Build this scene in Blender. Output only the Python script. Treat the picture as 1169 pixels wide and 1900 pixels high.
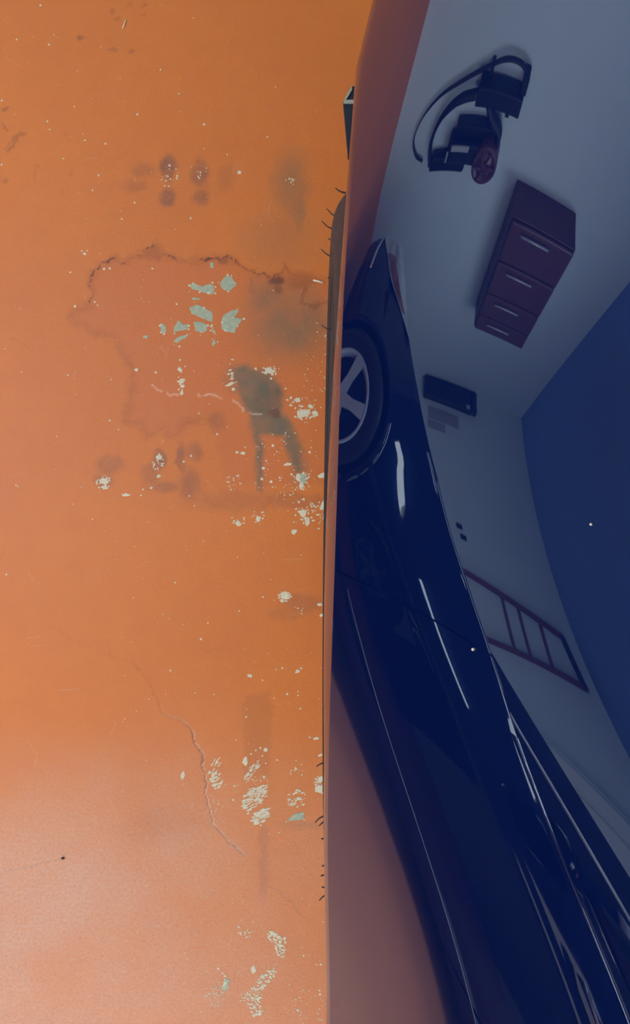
import bpy, bmesh, math, random
import numpy as np
from mathutils import Vector, Matrix
for o in list(bpy.data.objects): bpy.data.objects.remove(o)
SC = bpy.context.scene
COL = SC.collection
R = random.Random(7)

# ------------------------------------------------------------------ camera, world, added lights, exposure
FPX, CAMH = 1463.0, 1.0
cam_d = bpy.data.cameras.new('camera'); cam = bpy.data.objects.new('camera', cam_d); COL.objects.link(cam)
cam.location = (0, 0, CAMH); cam.rotation_euler = (0, 0, 0)
cam_d.sensor_fit = 'VERTICAL'; cam_d.sensor_height = 36.0; cam_d.lens = 36.0 * FPX / 1900.0
cam_d.clip_start = 0.01; cam_d.clip_end = 100
SC.camera = cam
SC.view_settings.view_transform = 'Standard'; SC.view_settings.look = 'None'
SC.view_settings.gamma = 1.0; SC.view_settings.use_curve_mapping = False
SC.view_settings.exposure = 0.13
W = bpy.data.worlds.new('sky'); SC.world = W; W.use_nodes = True
bg = W.node_tree.nodes['Background']; bg.inputs[0].default_value = (0.62, 0.78, 1.0, 1); bg.inputs[1].default_value = 3.6
STREAK_EMIT = 40.0
SHEEN_EMIT = 5.5
FILL_EMIT = 22.0
ADDED_LIGHT_COL = (0.80, 0.95, 1.10)

XL, YE, ZC = -4.695, 1.817, 2.112      # left wall, back wall, ceiling
XR, YF = 2.6, -2.6                     # right wall, garage door front

# ------------------------------------------------------------------ material helpers
def lin(r, g, b):
    f = lambda v: (v/255/12.92) if v/255 <= .04045 else ((v/255+.055)/1.055)**2.4
    return (f(r), f(g), f(b), 1)
def mat(name, col, rough=.5, metal=0, coat=0, coat_ior=1.5, noise=0, nscale=40, spec=.5, emit=None, bump=0, bscale=200, trans=0):
    m = bpy.data.materials.new(name); m.use_nodes = True
    nt = m.node_tree; b = nt.nodes['Principled BSDF']
    b.inputs['Base Color'].default_value = col
    b.inputs['Roughness'].default_value = rough; b.inputs['Metallic'].default_value = metal
    b.inputs['Coat Weight'].default_value = coat; b.inputs['Coat IOR'].default_value = coat_ior
    b.inputs['Coat Roughness'].default_value = 0.012
    b.inputs['Specular IOR Level'].default_value = spec
    b.inputs['Transmission Weight'].default_value = trans
    if emit:
        b.inputs['Emission Color'].default_value = emit[0]; b.inputs['Emission Strength'].default_value = emit[1]
    tc = nt.nodes.new('ShaderNodeTexCoord')
    if noise:
        n = nt.nodes.new('ShaderNodeTexNoise'); n.inputs['Scale'].default_value = nscale; n.inputs['Detail'].default_value = 5
        nt.links.new(tc.outputs['Object'], n.inputs['Vector'])
        mx = nt.nodes.new('ShaderNodeMix'); mx.data_type = 'RGBA'
        mx.inputs[6].default_value = tuple(max(0, c*(1-noise)) for c in col[:3]) + (1,)
        mx.inputs[7].default_value = tuple(min(1, c*(1+noise)) for c in col[:3]) + (1,)
        nt.links.new(n.outputs['Fac'], mx.inputs[0]); nt.links.new(mx.outputs[2], b.inputs['Base Color'])
    if bump:
        n = nt.nodes.new('ShaderNodeTexNoise'); n.inputs['Scale'].default_value = bscale; n.inputs['Detail'].default_value = 4
        nt.links.new(tc.outputs['Object'], n.inputs['Vector'])
        bp = nt.nodes.new('ShaderNodeBump'); bp.inputs['Strength'].default_value = bump; bp.inputs['Distance'].default_value = .001
        nt.links.new(n.outputs['Fac'], bp.inputs['Height']); nt.links.new(bp.outputs[0], b.inputs['Normal'])
    return m

M = {}
M['paint'] = mat('blue_car_paint', (.001, .005, .032, 1), rough=.6, metal=0, spec=0, coat=1, coat_ior=2.12, noise=.15, nscale=900)
M['paint2'] = mat('navy_car_paint', (.002, .004, .03, 1), rough=.35, metal=0, coat=1, coat_ior=1.52, spec=0, noise=.1, nscale=600)
M['rubber'] = mat('tyre_rubber', (.026, .024, .023, 1), rough=.62, noise=.35, nscale=120, bump=.3, bscale=700)
M['spew'] = mat('spew_rubber', (.035, .010, .006, 1), rough=.6, noise=.2)
M['black'] = mat('black_plastic', (.008, .008, .012, 1), rough=.5, noise=.3, nscale=60)
M['liner'] = mat('arch_liner', (.01, .01, .01, 1), rough=.9, noise=.3)
M['trim'] = mat('pale_trim', lin(150, 140, 120), rough=.5, noise=.1)
M['alloy'] = mat('alloy_rim', (.50, .62, .75, 1), rough=.35, metal=.1, coat=.3, noise=.1)
M['white_wall'] = mat('wall_plaster', (.75, .86, .88, 1), rough=.9, noise=.04, nscale=6, bump=.2, bscale=60)
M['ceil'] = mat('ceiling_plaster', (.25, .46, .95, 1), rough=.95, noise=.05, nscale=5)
M['brown'] = mat('brown_cabinet', (.13, .05, .045, 1), rough=.4, noise=.25, nscale=14)
M['brown_side'] = mat('brown_cabinet_side', (.11, .045, .045, 1), rough=.5, noise=.2, nscale=14)
M['chrome'] = mat('chrome', (.75, .78, .82, 1), rough=.12, metal=1, noise=.05)
M['glass_lens'] = mat('headlight_glass', (.50, .54, .55, 1), rough=.12, coat=1, noise=.2, nscale=25)
M['amber'] = mat('amber_lens', (.26, .085, .035, 1), rough=.2, coat=1, noise=.1)
M['win'] = mat('tinted_glass', (.006, .008, .02, 1), rough=.08, coat=1, noise=.1)
M['grey_paper'] = mat('grey_paper', (.42, .42, .44, 1), rough=.9, noise=.05)
M['redwood'] = mat('reddish_wood', (.20, .06, .05, 1), rough=.6, noise=.3, nscale=30)
M['reel'] = mat('red_brown_drum', (.14, .05, .06, 1), rough=.35, noise=.25, nscale=30)
M['metal'] = mat('pale_metal', (.62, .62, .62, 1), rough=.35, metal=.2, noise=.1)
M['door'] = mat('pale_door_paint', (.88, .90, .84, 1), rough=.6, noise=.03)
M['tube'] = mat('streak_light_diffuser', (1, 1, 1, 1), rough=.6, emit=((ADDED_LIGHT_COL[0], ADDED_LIGHT_COL[1], ADDED_LIGHT_COL[2], 1), STREAK_EMIT))
M['housing'] = mat('added_light_housing', (.8, .8, .8, 1), rough=.5, noise=.03)
M['bare'] = mat('bare_pale_concrete', lin(214, 194, 156), rough=.85, noise=.28, nscale=420, bump=.6, bscale=900)
M['teal'] = mat('bare_grey_green_concrete', lin(166, 162, 128), rough=.85, noise=.32, nscale=190, bump=.5, bscale=700)
M['scuff'] = mat('dull_scuff', lin(176, 150, 118), rough=.85, noise=.25, nscale=400)
M['straw'] = mat('pale_straw', lin(228, 205, 165), rough=.7, noise=.1)
M['grit'] = mat('dark_grit', lin(60, 22, 14), rough=.8, noise=.2)

# ------------------------------------------------------------------ mesh helpers
def link_mesh(name, verts, faces, m, parent=None, smooth=False):
    me = bpy.data.meshes.new(name); me.from_pydata([tuple(v) for v in verts], [], faces); me.update()
    if m: me.materials.append(M[m] if isinstance(m, str) else m)
    if smooth: me.polygons.foreach_set('use_smooth', [True]*len(me.polygons))
    o = bpy.data.objects.new(name, me); COL.objects.link(o)
    if parent: o.parent = parent
    return o
def empty(name, label, cat, loc=(0, 0, 0), group=None):
    o = bpy.data.objects.new(name, None); COL.objects.link(o); o.location = loc
    o['label'] = label; o['category'] = cat
    if group: o['group'] = group
    o.empty_display_size = .1
    return o
def tag(o, label, cat, group=None, kind=None):
    o['label'] = label; o['category'] = cat
    if group: o['group'] = group
    if kind: o['kind'] = kind
    return o
def rel(parent, verts):
    l = parent.location
    return [(v[0]-l[0], v[1]-l[1], v[2]-l[2]) for v in verts]
def box_geo(a, b, bev=0):
    bm = bmesh.new(); bmesh.ops.create_cube(bm, size=1)
    for v in bm.verts:
        v.co = Vector([(a[i]+b[i])/2 + v.co[i]*(b[i]-a[i]) for i in range(3)])
    if bev: bmesh.ops.bevel(bm, geom=bm.edges[:], offset=bev, segments=2, affect='EDGES', profile=.5)
    bm.verts.index_update()
    vs = [tuple(v.co) for v in bm.verts]; fs = [[v.index for v in f.verts] for f in bm.faces]; bm.free()
    return vs, fs
def box(name, a, b, m, parent=None, bev=0):
    v, f = box_geo(a, b, bev)
    return link_mesh(name, rel(parent, v) if parent else v, f, m, parent)
def catmull(pts, n=6):
    P = [Vector(p) for p in pts]; P = [P[0]*2-P[1]] + P + [P[-1]*2-P[-2]]; out = []
    for i in range(1, len(P)-2):
        for k in range(n):
            t = k/n; a, b, c, d = P[i-1:i+3]
            out.append(.5*((2*b)+(c-a)*t+(2*a-5*b+4*c-d)*t*t+(3*b-a-3*c+d)*t**3))
    out.append(P[-2]); return out
def tube_geo(pts, rad, seg=8, close_ends=True):
    pts = [Vector(p) for p in pts]; V = []; Fc = []; n = len(pts)
    rr = rad if hasattr(rad, '__len__') else [rad]*n
    up = Vector((0.13, .21, 1)).normalized()
    for i, p in enumerate(pts):
        t = (pts[min(i+1, n-1)]-pts[max(i-1, 0)]).normalized()
        a = t.cross(up)
        if a.length < 1e-3: a = t.cross(Vector((1, 0, 0)))
        a.normalize(); b = t.cross(a)
        for k in range(seg):
            th = 2*math.pi*k/seg; V.append(p+(a*math.cos(th)+b*math.sin(th))*rr[i])
    for i in range(n-1):
        for k in range(seg):
            Fc.append([i*seg+k, i*seg+(k+1) % seg, (i+1)*seg+(k+1) % seg, (i+1)*seg+k])
    if close_ends: Fc.append(list(range(seg))[::-1]); Fc.append([(n-1)*seg+k for k in range(seg)])
    return V, Fc
def tube(name, pts, rad, m, parent=None, seg=8):
    v, f = tube_geo(pts, rad, seg)
    return link_mesh(name, rel(parent, v) if parent else v, f, m, parent, True)
def lathe_x(profile, n=64, a0=0, a1=2*math.pi):
    """profile of (x, r) revolved about the x axis"""
    full = abs(a1-a0-2*math.pi) < 1e-6; m = n if full else n+1; V = []; Fc = []; k = len(profile)
    for i in range(m):
        th = a0+(a1-a0)*i/n
        for (x, r) in profile: V.append((x, r*math.cos(th), r*math.sin(th)))
    for i in range(n):
        j = (i+1) % m
        for q in range(k-1): Fc.append([i*k+q, i*k+q+1, j*k+q+1, j*k+q])
    return V, Fc
def px(u, v, depth=CAMH):
    """floor coordinates of a mark measured on the photograph (0.68 mm to the pixel)"""
    return ((u-584.5)/FPX*depth, (950-v)/FPX*depth)

# ================================================================== THE SETTING
# ------------------------------------------------------------------ floor with its wear
xs = np.concatenate([np.linspace(XL-.2, -.46, 14)[:-1], np.linspace(-.46, .08, 330), np.linspace(.08, XR+.2, 12)[1:]])
ys = np.concatenate([np.linspace(YF-3.0, -.70, 16)[:-1], np.linspace(-.70, .70, 830), np.linspace(.70, YE+.2, 8)[1:]])
GX, GY = np.meshgrid(xs, ys); NX, NY = len(xs), len(ys)
PU = 584.5+GX*FPX; PV = 950-GY*FPX
rng = np.random.default_rng(3)
def vnoise(U, V, scale, seed):
    r = np.random.default_rng(seed); T = r.random((257, 257))
    a = (U/scale) % 256; b = (V/scale) % 256; i = a.astype(int); j = b.astype(int); fa = a-i; fb = b-j
    fa = fa*fa*(3-2*fa); fb = fb*fb*(3-2*fb)
    return (T[i, j]*(1-fa)*(1-fb)+T[i+1, j]*fa*(1-fb)+T[i, j+1]*(1-fa)*fb+T[i+1, j+1]*fa*fb)
def fbm(scale, seed, U=None, V=None):
    U = PU if U is None else U; V = PV if V is None else V
    return .5*vnoise(U+9000, V+9000, scale, seed)+.3*vnoise(U+9000, V+9000, scale/2.1, seed+1)+.2*vnoise(U+9000, V+9000, scale/4.3, seed+2)
DU = PU+(fbm(22, 11)-.5)*16; DV = PV+(fbm(22, 21)-.5)*16
EU = PU+(fbm(13, 31)-.5)*17; EV = PV+(fbm(13, 41)-.5)*17
def sstep(a, b, x): t = np.clip((x-a)/(b-a), 0, 1); return t*t*(3-2*t)
def segdist(U, V, pts):
    d = np.full(U.shape, 1e9)
    for (x0, y0), (x1, y1) in zip(pts[:-1], pts[1:]):
        L = (x1-x0)**2+(y1-y0)**2+1e-9; t = np.clip(((U-x0)*(x1-x0)+(V-y0)*(y1-y0))/L, 0, 1)
        d = np.minimum(d, np.hypot(U-x0-t*(x1-x0), V-y0-t*(y1-y0)))
    return d
def inside(U, V, pts):
    r = np.zeros(U.shape, bool); n = len(pts)
    for i in range(n):
        x0, y0 = pts[i]; x1, y1 = pts[(i+1) % n]
        c = ((y0 > V) != (y1 > V)) & (U < (x1-x0)*(V-y0)/(y1-y0+1e-12)+x0); r ^= c
    return r
def poly(U, V, pts, soft):
    d = segdist(U, V, pts+[pts[0]]); s = np.where(inside(U, V, pts), d, -d); return sstep(-soft, soft, s)
def ell(u, v, ru, rv, hard=.35):
    d = np.hypot((DU-u)/ru, (DV-v)/rv); return 1-sstep(hard, 1, d)
def rect(u0, v0, u1, v1, soft=9):
    return sstep(-soft, soft, DU-u0)*sstep(-soft, soft, u1-DU)*sstep(-soft, soft, DV-v0)*sstep(-soft, soft, v1-DV)
Z = np.zeros_like(PU)
red, dark, olive, pale, dirt = Z.copy(), Z.copy(), Z.copy(), Z.copy(), Z.copy()
def mx(a, b): np.maximum(a, b, out=a)
# the lobe where a top coat has lifted
top = [(168,568),(174,546),(168,532),(168,513),(190,494),(215,479),(229,488),(242,476),(264,469),(289,452),(296,456),(300,472),(319,476),(335,486),(374,483),(404,479),(424,473),(435,485),(455,497),(479,505),(505,514),(524,505)]
bot = [(168,568),(141,576),(133,592),(152,600),(182,622),(215,628),(229,658),(242,677),(250,688),(245,718),(239,752),(232,785),(259,785),(271,810),(304,797),(317,812),(345,785),(390,777),(398,800)]
rgt = [(524,505),(532,489),(548,525),(570,532),(555,563),(587,571),(596,560),(612,564)]
lobe = top+[(700,520),(700,900),(420,900)]+bot[::-1][:-1]
mx(red, poly(EU, EV, lobe, 7)*.6)
mx(dark, (1-sstep(.3, 2.3, segdist(EU, EV, top)))*(.15+.85*sstep(.36, .6, fbm(20, 61))))
mx(dark, (1-sstep(1, 12, segdist(EU, EV, top)))*.30*fbm(16, 63))
mx(dark, (1-sstep(.3, 2.0, segdist(EU, EV, bot)))*.34*(.3+.9*fbm(30, 62)))
mx(dark, (1-sstep(1, 16, segdist(EU, EV, bot)))*.24*fbm(18, 64))
mx(dark, (1-sstep(.5, 5, segdist(EU, EV, rgt)))*.38)
mx(dark, poly(EU, EV, [(264,469),(289,452),(298,460),(296,480),(250,482)], 5)*.28)
mx(dark, poly(EU, EV, [(404,479),(424,473),(422,488),(408,487)], 3)*.45)
mx(dark, ell(560, 520, 42, 26)*.30); mx(dark, ell(513, 520, 17, 12)*.75); mx(dark, ell(516, 536, 11, 14)*.45)
# oily olive stains
mx(olive, ell(540, 345, 52, 105, .1)*.50); mx(olive, (1-sstep(6, 20, np.hypot((DU-556)/1., (DV-370)/5.)))*.45)
mx(olive, ell(540, 600, 125, 105, .1)*.68); mx(olive, ell(505, 555, 70, 60, .2)*.55); mx(olive, ell(520, 440, 110, 90, .1)*.26)
mx(olive, poly(DU, DV, [(425,690),(455,676),(500,688),(520,712),(525,758),(545,788),(558,830),(563,875),(548,885),(537,840),(528,812),(486,808),(487,880),(489,912),(480,908),(472,830),(464,770),(446,742)], 8)*.88)
mx(olive, ell(448, 705, 50, 38, .2)*.45); mx(olive, ell(556, 870, 26, 45, .2)*.45); mx(olive, rect(462, 515, 470, 545, 4)*.5)
mx(dark, ell(511, 766, 19, 11)*.55); mx(dark, ell(516, 722, 12, 10)*.25); mx(dark, ell(500, 740, 40, 45)*.14)
mx(olive, ell(560, 1530, 60, 14, .1)*.28)
olive *= .62+.6*fbm(34, 77)
# tyre tread smudges
for (u, v, a, b, s) in ((312,312,18,34,.34),(312,365,20,22,.30),(371,320,20,34,.26),(372,364,20,20,.24),(262,318,30,16,.14),(250,345,30,14,.12),
        (205,862,32,24,.17),(194,892,24,20,.20),(296,852,18,26,.32),(280,880,20,30,.16),(338,850,12,40,.26),(362,838,20,24,.2),(352,900,30,40,.22),(300,905,40,12,.18),
        (420,330,22,34,.08),(405,780,22,20,.16),(560,1118,50,24,.15),(530,1140,40,18,.10),(440,930,120,26,.10),(540,930,90,20,.14)):
    mx(dirt, ell(u, v, a*1.1, b*1.1, .35)*s*2.0*(.45+.75*fbm(14, 71)))
mx(dark, rect(452, 1285, 503, 1440, 6)*.16); mx(red, rect(480, 1535, 497, 1680, 5)*.55); mx(dark, rect(482, 1535, 496, 1660, 5)*.14)
mx(dark, ell(300, 1530, 130, 60, .1)*.12)
# small brown smears, top left
for (u, v, a, b, s) in ((152,70,10,6,.5),(208,90,13,7,.32),(243,95,8,8,.32),(218,35,8,8,.28),(206,20,8,8,.26),(268,8,8,7,.26),(266,28,10,4,.26),(240,12,10,10,.16),(12,335,7,9,.3),(125,248,6,4,.16),(130,320,7,5,.16)):
    mx(dark, ell(u, v, a, b, .2)*s)
for pts, w, s in (([(0,205),(10,203),(17,197)],3,.4),([(4,229),(12,238),(16,241)],3,.45),([(40,245),(28,256),(24,268),(16,277)],7,.34),([(8,272),(14,264)],3,.3),
        ([(60,330),(66,318),(70,306)],3,.14),([(115,345),(112,365)],3,.14)):
    mx(dark, (1-sstep(.2*w, w, segdist(EU, EV, pts)))*s)
QU = PU+(fbm(9, 31)-.5)*7; QV = PV+(fbm(9, 41)-.5)*7
# cracks in the paint
crack1 = [(250,1232),(275,1262),(292,1300),(300,1325),(336,1336),(355,1355),(359,1377),(374,1399),(374,1419),(382,1452),(380,1470),(387,1499),(394,1527),(410,1547),(424,1562),(455,1588)]
mx(dark, (1-sstep(.2, 2.2, segdist(QU, QV, crack1)))*np.clip(sstep(1290, 1400, PV), .25, .8)); mx(pale, (1-sstep(.2, 2.0, segdist(QU-3, QV, crack1)))*.4*sstep(1290, 1380, PV))
mx(dark, (1-sstep(.2, 1.8, segdist(QU, QV, [(490,1640),(520,1655),(545,1680),(566,1705)])))*.28)
mx(dark, (1-sstep(.2, 1.6, segdist(QU, QV, [(0,1618),(40,1612),(80,1602),(115,1592)])))*.4); mx(dark, (1-sstep(.2, 1.6, segdist(QU, QV, [(115,1592),(150,1580)])))*.2)
mx(dark, (1-sstep(.2, 1.4, segdist(QU, QV, [(90,1160),(140,1190),(200,1216),(250,1232)])))*.16)
for pts in ([(283,713),(290,722),(300,727)],[(310,731),(325,734),(336,731)],[(368,731),(375,736),(390,732),(405,736),(412,739)],[(432,742),(444,750),(452,762)],[(465,765),(472,768),(486,770)]):
    mx(pale, (1-sstep(.3, 2.4, segdist(QU, QV, pts)))*.5)
# fine hairline scratches
r2 = random.Random(5)
for k in range(70):
    u = r2.uniform(0, 590); v = r2.uniform(0, 1900); a = r2.uniform(0, 6.28); L = r2.uniform(6, 22)
    near = (abs(PU-u) < 40) & (abs(PV-v) < 40)
    if not near.any(): continue
    c_ = r2.uniform(-.5, .5); pts = [(u, v), (u+L*math.cos(a), v+L*math.sin(a)), (u+2*L*math.cos(a+c_), v+2*L*math.sin(a+c_))]
    d = segdist(PU[near], PV[near], pts); t = (pale if k % 2 else dark); t[near] = np.maximum(t[near], (1-sstep(.2, 1.5, d))*r2.uniform(.05, .16))
# short fibres pressed into the paint towards the doorway
for k in range(420):
    u = 460*r2.random()**1.4; v = 1900-430*r2.random()**1.3; a = r2.uniform(0, 6.28); L = r2.uniform(1.5, 5)
    i0, i1 = np.searchsorted(ys, (950-v-20)/FPX), np.searchsorted(ys, (950-v+20)/FPX); j0, j1 = np.searchsorted(xs, (u-20-584.5)/FPX), np.searchsorted(xs, (u+20-584.5)/FPX)
    sl = (slice(i0, i1), slice(j0, j1)); c_ = r2.uniform(-.9, .9)
    d = segdist(PU[sl], PV[sl], [(u, v), (u+L*math.cos(a), v+L*math.sin(a)), (u+L*math.cos(a)+L*math.cos(a+c_), v+L*math.sin(a)+L*math.sin(a+c_))])
    t = pale if k % 2 else dark; t[sl] = np.maximum(t[sl], (1-sstep(.3, 1.9, d))*r2.uniform(.08, .22)*(.8 if k % 2 else 1.))
# pale dust film with the floor's sheen towards the doorway painted in
dust_sheen = sstep(1280, 1640, PV+(fbm(260, 81)-.5)*160)*(.40+.60*sstep(640, 120, PU))*(.65+.7*(fbm(120, 85)-.2))
dust_sheen = np.where(PV > 1900, np.maximum(dust_sheen, 0), dust_sheen)
fv = np.stack([GX.ravel(), GY.ravel(), np.zeros(GX.size)], 1)
idx = np.arange(NX*NY).reshape(NY, NX)
fq = np.stack([idx[:-1, :-1], idx[:-1, 1:], idx[1:, 1:], idx[1:, :-1]], -1).reshape(-1, 4)
me = bpy.data.meshes.new('floor'); me.vertices.add(len(fv)); me.vertices.foreach_set('co', fv.ravel().astype(np.float32))
me.loops.add(fq.size); me.loops.foreach_set('vertex_index', fq.ravel().astype(np.int32)); me.polygons.add(len(fq))
me.polygons.foreach_set('loop_start', np.arange(0, fq.size, 4, dtype=np.int32)); me.update(calc_edges=True)
for nm, arr in (('red', red), ('dark', dark), ('olive', olive), ('pale', pale), ('dirt', dirt), ('dust_sheen', dust_sheen)):
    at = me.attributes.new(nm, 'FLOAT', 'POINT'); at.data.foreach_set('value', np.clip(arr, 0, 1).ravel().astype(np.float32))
floor = bpy.data.objects.new('floor', me); COL.objects.link(floor)
tag(floor, 'worn orange painted concrete garage floor with chips and stains', 'floor', kind='structure')
fm = bpy.data.materials.new('orange_floor_paint'); fm.use_nodes = True; nt = fm.node_tree; B = nt.nodes['Principled BSDF']
def N(t, **k):
    n = nt.nodes.new(t)
    for a, b in k.items(): setattr(n, a, b)
    return n
def mixc(fac, a, b):
    n = N('ShaderNodeMix', data_type='RGBA')
    for sock, v in ((0, fac), (6, a), (7, b)):
        if isinstance(v, (tuple, float, int)): n.inputs[sock].default_value = v
        else: nt.links.new(v, n.inputs[sock])
    return n.outputs[2]
def attr(nm): return N('ShaderNodeAttribute', attribute_name=nm).outputs['Fac']
def noise(scale, detail=4, rough=.55):
    n = N('ShaderNodeTexNoise'); n.inputs['Scale'].default_value = scale; n.inputs['Detail'].default_value = detail; n.inputs['Roughness'].default_value = rough
    nt.links.new(tcn.outputs['Object'], n.inputs['Vector']); return n.outputs['Fac']
def ramp(v, a, b, lo=0., hi=1.):
    n = N('ShaderNodeMapRange'); n.inputs[1].default_value = a; n.inputs[2].default_value = b; n.inputs[3].default_value = lo; n.inputs[4].default_value = hi
    nt.links.new(v, n.inputs[0]); return n.outputs[0]
tcn = N('ShaderNodeTexCoord')
ORANGE, ORANGE2 = lin(210, 109, 26), lin(203, 104, 28)
c0 = mixc(ramp(noise(3.0), .35, .65), ORANGE, ORANGE2)
c0 = mixc(ramp(noise(38), .35, .75, 0, .22), c0, lin(192, 93, 28))
c0 = mixc(attr('red'), c0, lin(197, 98, 36))
c0 = mixc(attr('dirt'), c0, lin(84, 58, 50))
c0 = mixc(attr('olive'), c0, lin(104, 88, 60))
c0 = mixc(attr('dark'), c0, lin(84, 36, 14))
c0 = mixc(attr('pale'), c0, lin(236, 190, 150))
dm = N('ShaderNodeMath', operation='MULTIPLY'); nt.links.new(attr('dust_sheen'), dm.inputs[0]); nt.links.new(ramp(noise(260, 7, .75), .36, .64, .28, .70), dm.inputs[1])
c0 = mixc(dm.outputs[0], c0, lin(204, 164, 136))  # dust and sheen mixed into the base colour
c0 = mixc(ramp(noise(900, 2), .72, .80, 0, .35), c0, lin(232, 178, 130))
nt.links.new(c0, B.inputs['Base Color'])
nt.links.new(ramp(noise(60), .3, .7, .36, .42), B.inputs['Roughness']); B.inputs['Specular IOR Level'].default_value = .40
bp = N('ShaderNodeBump'); bp.inputs['Strength'].default_value = .5; bp.inputs['Distance'].default_value = .0008
bp2 = N('ShaderNodeBump'); bp2.inputs['Strength'].default_value = .10; bp2.inputs['Distance'].default_value = .003
nt.links.new(noise(380, 6, .7), bp.inputs['Height']); nt.links.new(noise(70, 4), bp2.inputs['Height']); nt.links.new(bp2.outputs[0], bp.inputs['Normal']); nt.links.new(bp.outputs[0], B.inputs['Normal'])
me.materials.append(fm)

# ------------------------------------------------------------------ chips of bare concrete in the floor
zlev = [0]; scatter_later = []
def blob_pts(u, v, ru, rv, ang=0, n=9, jag=.28, rnd=R):
    out = []
    for k in range(n):
        t = 2*math.pi*k/n+rnd.uniform(-.2, .2); q = 1+rnd.uniform(-jag, jag)
        a, b = ru*math.cos(t)*q, rv*math.sin(t)*q
        out.append((u+a*math.cos(ang)-b*math.sin(ang), v+a*math.sin(ang)+b*math.cos(ang)))
    return out
def rough_poly(pts, amp=1.3, sub=4):
    out = []
    for i, (a, b) in enumerate(pts):
        c, d = pts[(i+1) % len(pts)]
        for k in range(sub):
            t = k/sub; out.append((a+(c-a)*t+R.uniform(-amp, amp), b+(d-b)*t+R.uniform(-amp, amp)))
    return out
def plate(pts, V, Fc, h=.00025):
    """a thin flake: a fan with a raised, slightly domed top and sloping edge"""
    P = [px(*p) for p in pts]; n = len(P); cx = sum(p[0] for p in P)/n; cy = sum(p[1] for p in P)/n; b = len(V)
    zlev[0] = (zlev[0]+1) % 7; z = h+zlev[0]*.00002
    for p in P: V.append((p[0], p[1], .00002))
    for p in P: V.append((cx+(p[0]-cx)*.9, cy+(p[1]-cy)*.9, z))
    V.append((cx, cy, z*1.1))
    for i in range(n):
        j = (i+1) % n
        q = [b+j, b+i, b+n+i, b+n+j]; t = [b+n+j, b+n+i, b+2*n]
        Fc.append(q); Fc.append(t)
def patch(pts, m='bare', amp=1.3, name='bare_patch'):
    V, Fc = [], []; plate(rough_poly(pts, amp) if amp else pts, V, Fc)
    return link_mesh(name, V, Fc, m, floor)
for pts in ([(353,528),(360,526),(375,531),(392,527),(398,530),(397,545),(385,546),(372,540),(356,537)],
            [(408,524),(420,512),(430,513),(437,525),(440,530),(422,541),(412,535)],
            [(352,572),(365,565),(378,570),(396,582),(393,597),(380,592),(365,586),(354,582)],
            [(360,597),(372,596),(384,602),(385,612),(374,618),(362,612)],
            [(411,597),(415,583),(440,574),(443,577),(432,588),(450,592),(440,604),(437,617),(420,615),(412,610)],
            [(323,610),(332,592),(340,602),(351,602),(348,610),(335,614),(322,618)],
            [(322,635),(328,626),(345,620),(351,622),(340,630),(330,635)],
            [(297,605),(303,601),(308,606),(307,619),(300,619)], [(393,640),(397,628),(401,637),(396,642)], [(394,604),(397,612),(398,621),(394,615)],
            [(533,1522),(545,1510),(566,1507),(564,1520),(548,1523)], [(556,879),(566,878),(570,890),(564,900),(557,893)], [(418,1818),(427,1816),(424,1832),(416,1841),(411,1834)]):
    patch(pts, 'teal', 1.3); scatter_later.append(pts)
for pts in ([(356,552),(371,553),(371,557),(356,556)], [(265,623),(275,622),(274,628),(266,628)], [(390,487),(396,486),(397,497),(390,497)]):
    patch(pts, 'teal', .6)
for (u, v, a, b, g) in ((565,767,14,8,-.2),(552,742,6,4,0),(577,754,5,4,.5),(585,767,7,4,.2),(501,688,10,6,.3),(427,713,9,3,-.35),(193,893,9,7,.3),(194,905,6,3,.1),(234,918,7,3,0),(294,849,6,5,.4),(295,883,5,3,-.5),
        (533,862,8,3,0),(559,901,5,7,.3),(598,882,7,5,-.6),(600,938,6,9,0),(562,952,8,7,.4),(570,966,5,9,-.2),(546,986,5,5,0),(603,955,4,6,0),(479,962,4,5,0),(444,972,6,4,.2),
        (528,1106,8,8,0),(593,1122,5,3,-.3),(597,1141,4,3,-.5),(587,1370,6,2.5,-.2),(339,1439,4.5,7,.1),(455,1413,4.5,9,.1),(595,1446,5,6,.3),(592,1464,7,7,.2),(594,1401,5,2,-.5),
        (471,1799,4.5,7,0),(418,1826,4,9,.5),(336,707,7,3.5,-.3),(338,716,4,3,0),(334,686,4,4,0),(337,729,3,4,0),(444,320,4.5,3,0),(451,841,4.5,3.5,0),(440,839,3,3,0),(463,1254,4,3.5,0),(552,1246,4,3.5,0),(493,1391,3.5,3.5,0),(559,886,9,8,.4)):
    patch(blob_pts(u, v, a, b, g, 11, .34), 'bare', 0)
SV, SF = [], []
def speck(u, v, s, asp=1., ang=0.): plate(blob_pts(u, v, s*asp, s, ang, 6, .3), SV, SF, .0003)
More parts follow.
